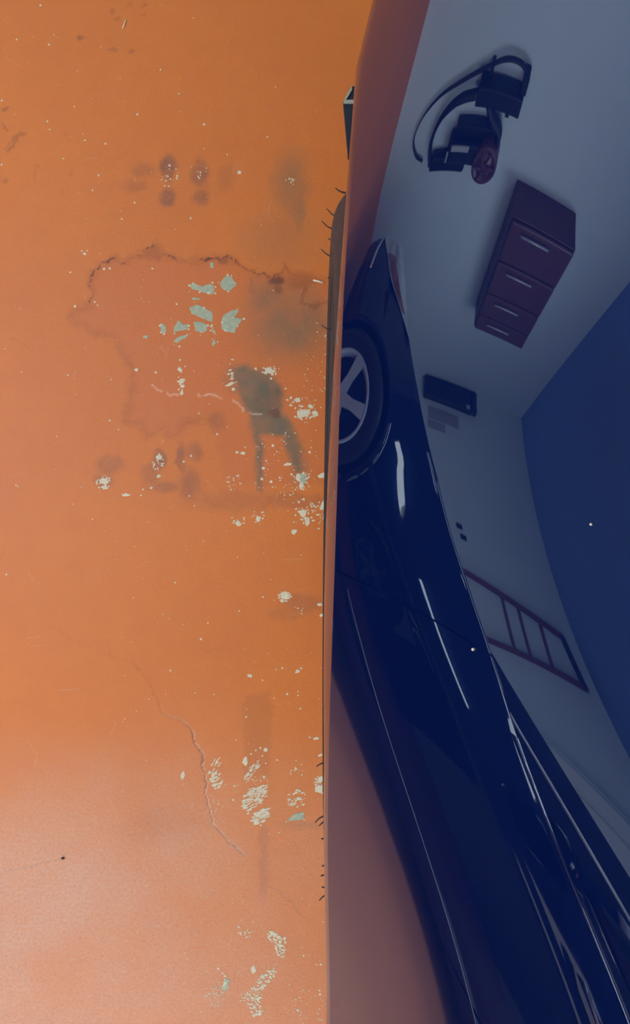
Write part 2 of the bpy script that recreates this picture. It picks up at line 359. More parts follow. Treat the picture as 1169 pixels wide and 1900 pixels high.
for (u, v, s) in ((75,10,2),(91,83,2),(255,212,2.4),(196,267,2.2),(158,260,2),(183,325,2),(88,225,2),(138,198,1.6),(3,305,2.2),(4,187,2),(92,240,1.5),(118,294,1.8),(31,73,1.7),(298,129,1.8),(379,231,2.6),(496,254,2),(332,174,1.8),(422,287,1.8),(354,405,2),
        (226,406,2),(250,376,2.3),(172,353,2),(157,471,3),(152,466,1.6),(162,465,1.6),(131,505,2),(139,568,2.7),(193,499,3),(204,498,2.4),(176,560,2),(181,566,1.5),(126,696,1.8),(283,498,2),(328,564,2),(333,643,2.2),(334,668,2.2),(344,680,1.6),(289,691,2.2),(253,686,3.5),
        (204,780,2),(220,797,1.6),(369,767,1.8),(403,806,2.4),(355,846,2.4),(341,856,2.2),(281,905,2.6),(265,908,2),(262,919,2.2),(351,920,1.8),(361,938,1.5),(506,827,3),(489,869,3.2),(494,855,2),(541,880,2.5),(486,888,3),(503,894,3.2),(575,839,3),(530,721,2),(503,702,2.4),(475,684,3),(540,738,3),(433,722,3),(455,830,1.6),
        (488,1108,2.2),(444,1134,1.8),(373,1186,2.4),(559,1240,2.4),(524,1239,2.2),(512,1242,1.8),(487,1262,1.8),(533,1288,2.4),(553,1290,1.8),(553,1283,1.5),(509,1295,1.6),(557,1315,2),(457,1330,2.2),(438,1373,1.8),(575,1368,1.8),(483,1388,2.2),(475,1392,2),(466,1399,2),(487,1402,1.8),(493,1416,1.8),(514,1410,2.2),
        (316,1244,2),(325,1081,1.6),(386,1156,1.8),(397,1288,1.7),(362,1286,1.4),(435,1458,2.3),(441,1457,1.4),(433,1484,2.3),(549,1426,3),(490,1441,3.4),(484,1531,2),(553,1481,3.2),(541,1492,3),(443,1720,2.4),(447,1733,2),(463,1730,2.2),(458,1738,1.8),(405,1797,2.4),(413,1806,2.2),(418,1811,2.6),(595,1790,2.2),(587,1789,1.5),(593,1837,2.4),(594,1844,2.2),
        (605,1862,1.8),(604,1702,1.8),(590,1880,1.6),(552,1874,2.5),(563,1773,2),(561,1757,1.4),(537,1826,1.6),(563,1837,1.6),(372,1876,1.6),(600,1710,1.4),(302,1140,1.3),(12,1066,2),(30,900,1.5),(40,690,1.3),(470,1710,1.6),(518,1545,1.5)):
    speck(u, v, s)
def scatter(pts, n, s0, s1, asp=1., ang=0., dark_under=False):
    us = [p[0] for p in pts]; vs = [p[1] for p in pts]; k = 0; tries = 0
    while k < n and tries < n*30:
        tries += 1; u = R.uniform(min(us), max(us)); v = R.uniform(min(vs), max(vs))
        if inside(np.array([u]), np.array([v]), pts)[0]:
            speck(u, v, R.uniform(s0, s1), asp*R.uniform(.7, 1.3), ang+R.uniform(-.25, .25)); k += 1
def ring(u, v, ru, rv): return [(u+ru*math.cos(t*.7854), v+rv*math.sin(t*.7854)) for t in range(8)]
for pts in scatter_later:
    for (a, b) in pts:
        if R.random() < .55: speck(a+R.uniform(-3, 3), b+R.uniform(-3, 3), R.uniform(.9, 2.2), R.uniform(1, 2), R.uniform(0, 3))
scatter([(383,1437),(395,1412),(408,1402),(410,1420),(400,1435),(390,1445)], 26, .7, 1.3, 3.6, -.8)
scatter([(387,1447),(398,1432),(411,1436),(412,1452),(407,1468),(400,1464),(392,1450)], 44, .9, 1.7, 3., -.65)
scatter([(452,1448),(462,1422),(480,1410),(484,1420),(470,1436),(458,1452)], 40, .7, 1.4, 3.4, -.7)
scatter([(448,1497),(455,1470),(470,1460),(495,1457),(495,1478),(484,1490),(470,1500),(460,1512)], 130, .8, 1.6, 3.2, -.45)
scatter([(463,1522),(475,1506),(495,1498),(500,1512),(490,1524),(478,1530)], 75, .9, 1.7, 3.4, -.35)
scatter([(586,1440),(599,1436),(599,1472),(584,1470)], 26, .8, 1.4, 3, -.6)
scatter([(494,1738),(500,1726),(520,1735),(529,1738),(531,1758),(527,1776),(516,1774),(511,1757),(503,1745)], 130, .9, 2.1, 1.3, .3)
scatter([(475,1820),(497,1797),(518,1785),(513,1808),(492,1830),(482,1858),(490,1882),(470,1886),(460,1862),(446,1856),(447,1843),(465,1838)], 230, .7, 1.9, 1.5, .3)
scatter(ring(398, 1848, 20, 22), 60, .6, 1.4); scatter(ring(412, 1835, 14, 16), 30, .7, 1.5)
scatter(ring(313, 329, 18, 26), 16, .9, 2.4); scatter(ring(372, 314, 18, 18), 10, .8, 1.8); scatter(ring(541, 337, 13, 7), 9, 1, 2.2)
scatter(ring(436, 896, 20, 16), 24, .7, 1.8); scatter(ring(565, 766, 26, 14), 50, .9, 2.6); scatter(ring(552, 745, 22, 12), 16, .9, 2.2); scatter(ring(501, 688, 20, 10), 24, .9, 2.2)
scatter(ring(560, 890, 22, 22), 30, .8, 2); scatter(ring(536, 900, 30, 20), 26, .7, 1.7); scatter(ring(566, 950, 34, 26), 50, .8, 2.2); scatter(ring(590, 960, 16, 30), 26, .8, 2); scatter(ring(480, 960, 14, 14), 16, .7, 1.7)
scatter(ring(440, 968, 20, 10), 18, .8, 1.8); scatter(ring(193, 895, 15, 13), 34, .9, 2.1); scatter(ring(294, 858, 12, 18), 26, .8, 2.1); scatter(ring(528, 1107, 13, 11), 34, .9, 2.2); scatter(ring(553, 1134, 14, 9), 12, .7, 1.4)
scatter(ring(550, 1430, 16, 20), 14, .8, 1.8); scatter(ring(551, 1482, 20, 18), 40, .8, 1.9, 1.8, -.4); scatter(ring(478, 1448, 22, 8), 14, .8, 1.7); scatter(ring(404, 1494, 12, 16), 9, .7, 1.6); scatter(ring(455, 1728, 14, 12), 12, .8, 1.6)
scatter(ring(575, 1870, 30, 40), 40, .6, 1.6); scatter(ring(545, 1870, 20, 30), 24, .6, 1.5); scatter(ring(432, 690, 10, 26), 12, .8, 2, 2, -.3); scatter(ring(337, 710, 8, 24), 12, .8, 2)
scatter(ring(583, 740, 22, 180), 40, .6, 1.5); scatter(ring(520, 860, 70, 70), 50, .6, 1.5); scatter(ring(605, 660, 5, 90), 20, .6, 1.4); scatter([(0, 0), (600, 0), (600, 1100), (0, 1100)], 130, .5, 1.2); scatter([(200, 1000), (600, 1000), (600, 1900), (200, 1900)], 110, .5, 1.2)
sp = link_mesh('paint_chip_specks', SV, SF, 'bare', floor); sp['kind'] = 'stuff'
sp['label'] = 'tiny pale specks where the orange paint has flaked'

# ------------------------------------------------------------------ room shell
def struct(name, a, b, m, label):
    o = box(name, a, b, m); return tag(o, label, name.split('_')[0], kind='structure')
struct('wall_back', (XL-.12, YE, 0), (XR+.12, YE+.12, ZC), 'white_wall', 'white plaster back wall of the garage')
struct('wall_left', (XL-.12, YF, 0), (XL, YE, ZC), 'white_wall', 'white plaster left side wall of the garage')
struct('wall_right', (XR, YF, 0), (XR+.12, YE, ZC), 'white_wall', 'white plaster right side wall of the garage')
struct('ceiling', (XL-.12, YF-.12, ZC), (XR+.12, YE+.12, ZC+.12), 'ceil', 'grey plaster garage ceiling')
# front wall: piers and a lintel round the open garage door
wf = box('wall_front', (XL-.12, YF-.12, 0), (XL+.5, YF, ZC), 'white_wall'); tag(wf, 'front wall pier beside the open garage doorway', 'wall', kind='structure')
for nm, a, b in (('pier', (XR-.5, YF-.12, 0), (XR+.12, YF, ZC)), ('lintel', (XL+.5, YF-.12, 1.98), (XR-.5, YF, ZC))): box(nm, a, b, 'white_wall', wf)
# pale side door in the left wall
d1 = box('door_1', (XL, -1.32, .01), (XL+.045, -.47, 2.0), 'door'); tag(d1, 'pale side door in the left garage wall', 'door', kind='structure')
for z0, z1 in ((.15, .9), (1.05, 1.88)): box('door_panel', (XL+.045, -1.2, z0), (XL+.057, -.59, z1), 'door', d1, .004)
tube('door_handle', [(XL+.05, -1.24, 1.02), (XL+.1, -1.24, 1.02), (XL+.1, -1.14, 1.02)], .009, 'chrome', d1)
tr = box('trim_1', (XL, -.47, 0), (XL+.03, -.44, 2.04), 'white_wall'); tag(tr, 'pale door frame strip on the left garage wall', 'trim', kind='structure')

# ------------------------------------------------------------------ unseen lights added under the ceiling
for i, (ya, yb, lab) in enumerate(((.92, 1.31, 'shorter added streak light nearer the back wall'), (-.30, .45, 'long added streak light nearer the garage doorway'))):
    L = empty('added_streak_light', lab, 'lamp', (-1.0, (ya+yb)/2, ZC), 'added streak lights')  # unseen light, added to lay bright streaks on the far car
    box('housing', (-1.06, ya-.03, ZC-.045), (-.94, yb+.03, ZC-.001), 'housing', L, .004)
    box('diffuser', (-1.055, ya, ZC-.07), (-.945, yb, ZC-.046), 'tube', L, .008)
M['broad'] = mat('fill_light_diffuser', (1, 1, 1, 1), rough=.6, emit=((ADDED_LIGHT_COL[0], ADDED_LIGHT_COL[1], ADDED_LIGHT_COL[2], 1), FILL_EMIT))
L = empty('added_fill_light', 'broad added fill light above the far parked car', 'lamp', (-2.45, .15, ZC))  # unseen light, added to brighten the walls and the floor
box('frame', (-2.64, -.64, ZC-.03), (-2.26, .94, ZC-.001), 'housing', L, .004)
box('diffuser', (-2.62, -.62, ZC-.036), (-2.28, .92, ZC-.031), 'broad', L)
M['panel'] = mat('sheen_light_diffuser', (1, 1, 1, 1), rough=.6, emit=((.90, .96, 1.0, 1), SHEEN_EMIT))
L = empty('added_sheen_light', 'large added sheen light near the garage doorway', 'lamp', (-.97, -1.62, ZC))  # unseen light, added for the sheen on the floor
box('frame', (-1.45, -2.30, ZC-.03), (-.50, -.95, ZC-.001), 'housing', L, .004)
box('diffuser', (-1.42, -2.27, ZC-.036), (-.53, -.98, ZC-.031), 'panel', L)

# ================================================================== THE BLUE CAR (fender seen from above)
CO = [0.033167,0.09019,0.019222,-0.001179,-0.008376,0.002542,0.023156,0.034414,0.018803,-0.00028,-0.002749,0.027645,-0.02589,0.00449,0.004308,-0.005249,-0.009493,-0.000347,-0.012557,0.001343,0.002238]
MON = [(i, j) for i in range(6) for j in range(6-i)]
def Fsurf(y, z):
    yc = min(.205, max(-.205, y)); a = yc/.2; b = (z-.73)/.1; x = fy = fz = 0.
    for k, (i, j) in zip(CO, MON):
        x += k*a**i*b**j
        if i: fy += k*i*a**(i-1)*b**j/.2
        if j: fz += k*j*a**i*b**(j-1)/.1
    d = y-yc; return x+fy*.28*(1-math.exp(-abs(d)/.28))*(1 if d > 0 else -1), fy, fz
CR = [(-.2113,.6745),(-.1761,.6779),(-.1393,.6865),(-.1046,.6939),(-.0829,.697),(-.0617,.6991),(-.0409,.7005),(-.0205,.7007),(0,.6999),(.0247,.6983),(.0436,.6964),(.0563,.6948),(.0781,.6912),(.1006,.6869),(.1337,.6792),(.1686,.6711),(.2056,.662)]
SILP = [(672,0),(662,100),(656,180),(650,290),(641,390),(633,450),(627,600),(617,740),(611,830),(606,950),(604.5,1100),(602,1250),(600.5,1450),(603,1600),(606,1670),(608,1780),(612,1900)]
crp = np.polyfit([p[0] for p in CR], [p[1] for p in CR], 5)
def zcrease(y):
    yc = min(.2, max(-.205, y)); z = float(np.polyval(crp, yc)); return z-.05*(1-math.exp(-max(0, abs(y)-abs(yc))*2.4))
silp = np.polyfit([p[1] for p in SILP], [p[0] for p in SILP], 6)
def top_z(y): return float(np.interp(y, [-.127, -.077, 0, .086, .155], [.812, .803, .791, .777, .768]))+.012
SPECKS = [((.0493, -.0429, .7539), .0005), ((.0780, -.0035, .7771), .0004)]
car = empty('parked_car', 'glossy dark blue car whose front fender fills the right side', 'car', (.4, 0, 0))
yv = list(np.linspace(-.95, -.27, 18))+list(np.linspace(-.265, .265, 310))+list(np.linspace(.27, .75, 14))
NR, NM, NT = 26, 150, 26
V, Fc = [], []
for y in yv:
    zc = zcrease(y); xc, fy, fz = Fsurf(y, zc); th0 = math.atan(fz)
    yc = min(.2, max(-.2, y)); v_ = 950-y*FPX/(1-zc+.012) if abs(y) < .2 else 950-yc*FPX/(1-zc+.012)
    xs_ = (np.polyval(silp, min(1900, max(0, v_)))-584.5)/FPX*(1-zc+.012)
    gap = max(.0015, min(.012, Fsurf(yc, zcrease(yc))[0]-xs_))
    w_ = min(1, max(0, (y-.10)/.07)); w_ = w_*w_*(3-2*w_); a0_ = .21+(th0-.21)*w_   # the crease fades out forwards
    r_ = gap/max(.015, 1-math.cos(a0_)); r_ = min(.16, max(.006, r_)); r2_ = .006
    row = []
    cx, cz = xc+r_*math.cos(a0_), zc-r_*math.sin(a0_); xs0 = cx-r_
    for k in range(NR//2):                                # hem turning in under the lip
        a = -1.4*(1-k/(NR//2)); row.append((xs0+r2_-r2_*math.cos(a), y, cz+r2_*math.sin(a)))
    for k in range(NR-NR//2):                             # lip from its outermost line up to the crease
        a = a0_*k/(NR-NR//2-1); row.append((cx-r_*math.cos(a), y, cz+r_*math.sin(a)))
    zt = top_z(y)
    for k in range(NM+1):
        z = zc+(zt-zc)*k/NM; row.append((Fsurf(y, z)[0], y, z))
    x, _, fz = Fsurf(y, zt); ang = math.atan2(1, fz); px_, pz_ = row[-1][0], row[-1][2]
    for k in range(1, NT+1):                              # on towards the bonnet, flattening out
        a = ang*(1-k/NT)**1.6+.02; s = .008+.045*k/NT; px_ += s*math.cos(a); pz_ += s*math.sin(a); row.append((px_, y, pz_))
    V += row
NC = NR+NM+1+NT
for i in range(len(yv)-1):
    for k in range(NC-1):
        if k != NR-1: Fc.append([i*NC+k, i*NC+k+1, (i+1)*NC+k+1, (i+1)*NC+k][::-1])
fender = link_mesh('fender', rel(car, V), Fc, 'paint', car, True)
# two dust specks sitting on the paint
for q, rr in SPECKS:
    bm = bmesh.new(); bmesh.ops.create_icosphere(bm, subdivisions=2, radius=rr)
    me3 = bpy.data.meshes.new('dust_speck'); bm.to_mesh(me3); bm.free(); me3.materials.append(M['straw'])
    o3 = bpy.data.objects.new('dust_speck', me3); COL.objects.link(o3); o3.parent = fender; o3.location = (q[0]-.4, q[1], q[2])
# tyre and wheel
WY, WZ, WR = -.028, .306, .306
TX = .0104
yaw = math.radians(.62)
prof = [(.19, .19), (.20, .24), (.195, .288), (.17, .304), (.11, .306), (.05, .304), (.028, .297), (.012, .288), (.002, .273), (0, .250), (.004, .225), (.010, .205), (.016, .195), (.03, .19)]
prof = [(p.x, p.y) for p in catmull([(a, b, 0) for a, b in prof], 3)]
V, Fc = lathe_x(prof, 160)
def wheel_xf(v): return (TX+v[0]+math.tan(yaw)*v[1], WY+v[1], WZ+v[2])
tyre = link_mesh('tyre', rel(car, [wheel_xf(v) for v in V]), Fc, 'rubber', car, True)
for rr in (.276, .236):                                   # moulded rings on the sidewall
    V, Fc = lathe_x([(.006 if rr > .25 else .002, rr+.003), (-.0005 if rr < .25 else .0035, rr), (.006 if rr > .25 else .002, rr-.003)], 120)
    link_mesh('sidewall_ring', rel(car, [wheel_xf(v) for v in V]), Fc, 'rubber', tyre, True)
V, Fc = lathe_x([(.03, .19), (.022, .188), (.024, .178), (.05, .17), (.18, .165)], 96)
rim = link_mesh('rim', rel(car, [wheel_xf(v) for v in V]), Fc, 'alloy', car, True)
for k in range(5):
    a = 2*math.pi*k/5+.3; ca, sa = math.cos(a), math.sin(a); q = []
    for (rad, w, x0) in ((.04, .028, .05), (.11, .02, .034), (.185, .026, .03)):
        for s in (-1, 1):
            for xx in (x0, x0+.02): q.append(wheel_xf((xx, rad*ca-s*w*sa, rad*sa+s*w*ca)))
    fs = []
    for j in range(2):
        b = j*4; fs += [[b, b+2, b+6, b+4], [b+1, b+5, b+7, b+3], [b, b+4, b+5, b+1], [b+2, b+3, b+7, b+6]]
    link_mesh('spoke', rel(car, q), fs, 'alloy', rim)
V, Fc = lathe_x([(.07, .0001), (.07, .165), (.09, .17)], 48); link_mesh('brake_disc', rel(car, [wheel_xf(v) for v in V]), Fc, 'liner', car)
V, Fc = lathe_x([(.04, .0001), (.04, .04), (.052, .045), (.08, .045)], 32); link_mesh('hub_cap', rel(car, [wheel_xf(v) for v in V]), Fc, 'alloy', rim, True)
# rubber spew hairs on the tyre shoulder: (tip px, root px)
hairs = [((622,350),(639,357),.40),((606,388),(625,402),.33),((597,411),(616,424),.31),((622,450),(634,456),.42),((596,463),(614,475),.31),((614,471),(631,479),.42),((596,603),(612,611),.24),
         ((609,443),(615,445),.31),((587,1422),(600,1416),.26),((584,1526),(600,1515),.26),((592,1532),(600,1526),.26),((592,1670),(605,1661),.31),((596,1555),(600,1556),.26),((595,1625),(600,1624),.27),((597,1607),(601,1606),.27),((597,1645),(602,1646),.28),((608,516),(613,516),.3),((607,1050),(610,1048),.06)]
for (t, r0, z) in hairs:
    a = Vector((*px(r0[0], r0[1], 1-z), z)); b = Vector((*px(t[0], t[1], 1-z), z+.001)); a += (a-b)*.12
    mid = (a+b)/2+Vector((0, -(b-a).length*.09*(1 if b.y > a.y else -1), 0))
    tube('rubber_hair', rel(car, catmull([a, mid, b], 4)), [.00085-.0004*k/8 for k in range(9)], 'spew', tyre, 6)
# arch liner, inner panels, plate for the dark gap ahead of the arch
V, Fc = lathe_x([(.055, .345), (.062, .338), (.30, .338), (.30, .2)], 48, -.15, math.pi+.15); link_mesh('arch_liner', rel(car, [(v[0], v[1]+WY, v[2]+WZ) for v in V]), Fc, 'liner', car, True)
for nm, ya, yb in (('bumper_side', .335, .75), ('door_skin', -.95, -.395)):
    V, Fc = [], []; n = 12
    for i in range(n+1):
        y = ya+(yb-ya)*i/n; zt = zcrease(y)-.004; xt = Fsurf(y, zcrease(y))[0]+.012
        for (dx, z) in ((.10, .17), (.055, .20), (.045, .32), (.03, .46), (.012, .58), (.004, zt)): V.append((xt+dx, y, z))
    for i in range(n):
        for k in range(5): Fc.append([i*6+k, i*6+k+1, i*6+k+7, i*6+k+6])
    link_mesh(nm, rel(car, V), Fc, 'paint', car, True)
box('underbody', (.33, -.95, .2), (1.5, .75, .3), 'liner', car)
# dark gap beside the fender, its shade made as a black plate with pale edging
TZ = .60
def prism(name, pts, z0, z1, m, parent):
    n = len(pts); V = [(*px(u, v, 1-TZ), z) for z in (z1, z0) for (u, v) in pts]
    return link_mesh(name, rel(car, V), [list(range(n))[::-1], list(range(n, 2*n))]+[[i, (i+1) % n, n+(i+1) % n, n+i] for i in range(n)], m, parent)
gap_plate = prism('dark_gap_plate', [(653,160),(637,188),(646,290),(700,290),(700,160)], TZ-.004, TZ, 'black', car)
prism('pale_edging', [(653,160),(637,188),(641,189),(653.5,167)], TZ-.003, TZ+.0008, 'trim', gap_plate)
prism('pale_edging', [(637,188),(638,193),(700,193),(700,186.5),(641,187)], TZ-.003, TZ+.0010, 'trim', gap_plate)

# ================================================================== THE FAR CAR (parked alongside)
fc = empty('parked_hatchback', 'second dark navy car parked alongside, facing the back wall', 'car', (-2.68, -.3, 0))
def xf(y): return float(np.interp(-y, [-1.5, -1.475, -1.44, -1.38, -1.25, -1.1, -.9, -.7, 1.8, 2.2, 2.35], [-2.60, -2.35, -2.14, -2.01, -1.94, -1.90, -1.88, -1.87, -1.87, -1.92, -2.1]))
def zh(y): return float(np.interp(-y, [-1.5, -1.42, -1.3, -1.15, -1.0, -.79, -.63, -.47, -.25, -.1, .04, .16, .6, 2.35], [.44, .49, .56, .63, .70, .80, .86, .915, .962, .996, 1.015, 1.02, 1.0, .96]))
def zs(y): return float(np.interp(-y, [-1.5, -.9, -.416, -.24, -.02, .1, .32, .76, 2.35], [.40, .50, .611, .668, .745, .775, .824, .86, .88]))
def profile(y):
    x, h, s = xf(y), zh(y), zs(y); s = min(s, h-.06); w = min(.23, (x+2.68)*.6)
    d_ = min(.53*(h-s), w*.8-.036); bz = lambda t: ((1-t)**2*(x-.036)+2*t*(1-t)*(x-.036-d_)+t*t*(x-w), (1-t)**2*s+2*t*(1-t)*(h-.004)+t*t*h)
    z5 = max(.25, min(.46, s-.15)); z6 = max(z5+.02, s-.11); z7 = max(z6+.015, s-.055); zz = lambda q: .19+(z5-.19)*q
    P = [(x-.07, .15), (x-.02, .19), (x-.008, zz(.3)), (x-.012, zz(.4)), (x, zz(.63)), (x, z5), (x-.004, z6), (x-.014, z7), (x-.036, s), bz(.3), bz(.65), (x-w, h), (-2.68+(x-w+2.68)*.5, h+.035), (-2.68, h+.045)]
    return [(p.x, p.y) for p in catmull([(a, b, 0) for a, b in P], 4)]
def loft(name, y0, y1, m, keep=None, k0=0, k1=None, off=0., mirror=True, parent=None, n=None, hole=None):
    n = n or max(2, int(abs(y1-y0)/.018)); V, Fc = [], []
    rows = []
    for i in range(n+1):
        y = y0+(y1-y0)*i/n; rows.append([(a, y, z) for a, z in profile(y)])
    kk = range(k0, (k1 or len(rows[0])))
    for rrow in rows:
        for k in kk:
            a, y, z = rrow[k]
            if off:
                p0, p1 = rrow[max(k-1, 0)], rrow[min(k+1, len(rrow)-1)]; t = Vector((p1[0]-p0[0], p1[2]-p0[2])).normalized(); a += t.y*off; z -= t.x*off
            V.append((a, y, z))
    L = len(kk)
    for i in range(n):
        for k in range(L-1):
            q = [i*L+k, i*L+k+1, (i+1)*L+k+1, (i+1)*L+k]
            c = sum((Vector(V[j]) for j in q), Vector())/4
            if hole and math.hypot(c.y-hole[0], c.z-hole[1]) < hole[2] and c.z < .7: continue
            if keep and not keep(c, i/n, k): continue
            Fc.append(q)
    if mirror:
        b = len(V); V += [(-5.36-v[0], v[1], v[2]) for v in V]; Fc += [[j+b for j in f][::-1] for f in Fc]
    return link_mesh(name, rel(fc, V), Fc, m, parent or fc, True)
FW = (.627, .285)
loft('front_body', 1.5, -.094, 'paint2', hole=(FW[0], FW[1], .342), n=130)
loft('door', -.102, -1.12, 'paint2'); loft('rear_body', -1.128, -2.35, 'paint2', hole=(-1.85, .285, .342))
# black core behind the shut lines and arches
box('inner_shell', (-3.44, -2.1, .2), (-1.93, 1.1, .5), 'liner', fc)
# rolled lips round the wheel arches
def flank_x(y, z):
    P = [p for p in profile(y) if p[1] > .1]
    for (x0, z0), (x1, z1) in zip(P[:-1], P[1:]):
        if z0 <= z <= z1: return x0+(x1-x0)*(z-z0)/max(1e-6, z1-z0)
    return P[0][0]
for wy in (FW[0], -1.85):
    pts = []
    for k in range(41):
        a = math.radians(-16+212*k/40); yy, zz_ = wy+.347*math.cos(a), FW[1]+.347*math.sin(a); pts.append((flank_x(yy, zz_)-.006, yy, zz_))
    for m_ in (0, 1): tube('arch_lip', [((-5.36-p[0]) if m_ else p[0], p[1], p[2]) for p in pts], .021, 'paint2', fc, 10)
# nose closing panel
Pn = profile(1.5); V = [(a, 1.5, z) for a, z in Pn]+[(-5.36-a, 1.5, z) for a, z in Pn[::-1]]
link_mesh('nose_panel', rel(fc, V), [list(range(len(V)))], 'paint2', fc)
Pn = profile(-2.35); V = [(a, -2.35, z) for a, z in Pn]+[(-5.36-a, -2.35, z) for a, z in Pn[::-1]]
link_mesh('tail_panel', rel(fc, V), [list(range(len(V)))[::-1]], 'paint2', fc)
# headlights following the front corner
def lens(name, y0, y1, klo, khi, off, m, n=30, q=10):
    V, Fc = [], []
    for i in range(n+1):
        t = i/n; y = y0+(y1-y0)*t; P = profile(y)
        for j in range(q+1):
            kf = klo(t)+(khi(t)-klo(t))*j/q; k = int(kf); k = min(k, len(P)-2); u = kf-k
            a = Vector(P[k])*(1-u)+Vector(P[k+1])*u; tn = (Vector(P[k+1])-Vector(P[k])).normalized()
            V.append((a.x+tn.y*off, y, a.y-tn.x*off))
    for i in range(n):
        for j in range(q): Fc.append([i*(q+1)+j, i*(q+1)+j+1, (i+1)*(q+1)+j+1, (i+1)*(q+1)+j])
    return link_mesh(name, rel(fc, V), Fc, m, fc, True)
lens('headlight', 1.43, .98, lambda t: 21+20*t, lambda t: 42-.5*t, .006, 'glass_lens')
lens('indicator_lens', 1.28, 1.06, lambda t: 28.5+9.3*t, lambda t: 33+6.2*t, .010, 'amber')
for src in [o for o in fc.children if o.name.split('.')[0] in ('headlight', 'indicator_lens')]:
    link_mesh(src.name.split('.')[0], [(-v.co.x, v.co.y, v.co.z) for v in src.data.vertices], [list(p.vertices)[::-1] for p in src.data.polygons], src.data.materials[0], fc, True)
# bumper lamp slot, sill strip, belt trim
tube('bumper_trim', [(xf(y)+.004, y, z) for y, z in ((1.40, .30), (1.34, .285), (1.28, .275), (1.2, .27))], .012, 'chrome', fc)
tube('sill_strip', [(xf(y)-.002, y, .31-.05*max(0, -(y+.35))) for y in (-.15, -.35, -.7, -1.0, -1.3, -1.6)], .003, 'metal', fc)
# front wheel and rear wheel on the near side, and the far side pair
V0, F0 = lathe_x([(p.x, p.y) for p in catmull([(a, b, 0) for a, b in [(.18, .2), (.19, .27), (.16, .298), (.03, .298), (.008, .285), (0, .25), (.008, .215), (.02, .208), (.05, .205)]], 3)], 72)
V1, F1 = lathe_x([(.02, .208), (.004, .206), (.006, .192), (.04, .186), (.14, .18)], 72)
for (wy, side) in ((FW[0], 1), (-1.85, 1), (FW[0], -1), (-1.85, -1)):
    X = lambda v: ((-1.875-v[0]) if side > 0 else (-3.485+v[0]), wy+v[1], FW[1]+v[2])
    ty = link_mesh('tyre', rel(fc, [X(v) for v in V0]), F0, 'black', fc, True)
    rm = link_mesh('rim', rel(fc, [X(v) for v in V1]), F1, 'alloy', fc, True)
    V2, F2 = lathe_x([(.07, .0001), (.07, .19)], 48); link_mesh('brake_disc', rel(fc, [X(v) for v in V2]), F2, 'liner', fc)
    for k in range(5):
        a = 2*math.pi*k/5+.62; ca, sa = math.cos(a), math.sin(a); q = []
        for (rad, w, x0) in ((.0, .034, .022), (.1, .024, .012), (.2, .036, .006)):
            for s in (-1, 1):
                for xx in (x0, x0+.02): q.append(X((xx, rad*ca-s*w*sa, rad*sa+s*w*ca)))
        fs = []
        for j in range(2):
            b = j*4; fs += [[b, b+2, b+6, b+4], [b+1, b+5, b+7, b+3], [b, b+4, b+5, b+1], [b+2, b+3, b+7, b+6]]
        link_mesh('spoke', rel(fc, q), fs, 'alloy', rm)
# cabin: windscreen, roof, glass and pillars
def cab(y, z): return -2.1-.42*(z-1.0)*.55
roofz = 1.43
A0, A1, C1, C0 = (-.08, 1.0), (-.72, roofz-.02), (-1.75, roofz-.03), (-2.2, .97)
V, Fc = [], []
sec = []
for y in np.linspace(-.05, -2.25, 60):
    t = float(np.interp(-y, [.05, .74, 1.7, 2.25], [1.0, roofz, roofz, .97])); sec.append((y, t))
for (y, t) in sec:
    xb, xt = cab(y, 1.0)+.02, cab(y, t)
    for q in range(13):
        f = q/12; x = xt+(-2.68-xt)*f; V.append((x, y, t+.05*math.sin(f*math.pi/2)*min(1, (t-.96)*3)))
for i in range(len(sec)-1):
    for q in range(12): Fc.append([i*13+q, i*13+q+1, (i+1)*13+q+1, (i+1)*13+q])
b = len(V); V += [(-5.36-v[0], v[1], v[2]) for v in V]; Fc += [[j+b for j in f][::-1] for f in Fc]
link_mesh('roof', rel(fc, V), Fc, 'paint2', fc, True)
for s in (1, -1):
    V, Fc = [], []
    for (y, t) in sec:
        for z in (.95, t): V.append((cab(y, z) if s > 0 else -5.36-cab(y, z), y, z))
    for i in range(len(sec)-1): Fc.append([2*i, 2*i+1, 2*i+3, 2*i+2])
    link_mesh('side_glass', rel(fc, V), Fc, 'win', fc, True)
tube('pillar_highlight', [(cab(y, z)+.012, y, z) for y, z in ((-.19, .985), (-.27, 1.02), (-.34, 1.06), (-.42, 1.105), (-.5, 1.15))], [.004, .007, .008, .008, .006], 'metal', fc)  # pale strip standing in for the highlight along the pillar
tube('belt_trim', [(-2.03, y, z) for y, z in ((-.3, .995), (-.5, .985), (-.75, .975), (-1.1, .97), (-1.6, .965))], .007, 'chrome', fc)
mr = box('door_mirror', (-2.02, -.60, 1.0), (-1.80, -.48, 1.13), 'paint2', fc, .03)
tube('door_grip', [(-1.885, -.70, .865), (-1.855, -.74, .868), (-1.855, -.86, .868), (-1.885, -.9, .865)], .012, 'chrome', fc)

# ================================================================== THINGS ON THE WALLS
# electrical box with brackets
eb = empty('wall_control_box', 'black wall control box hung on brackets on the back wall', 'box', (-1.80, YE, .82))
box('case', (-1.90, 1.765, .815), (-1.835, YE-.004, 1.18), 'black', eb, .005)
box('bracket', (-1.835, 1.79, .88), (-1.795, YE-.002, .905), 'black', eb); box('bracket', (-1.835, 1.78, 1.15), (-1.785, YE-.002, 1.19), 'black', eb)
box('cable_gland', (-1.915, 1.77, 1.08), (-1.90, 1.80, 1.11), 'black', eb)
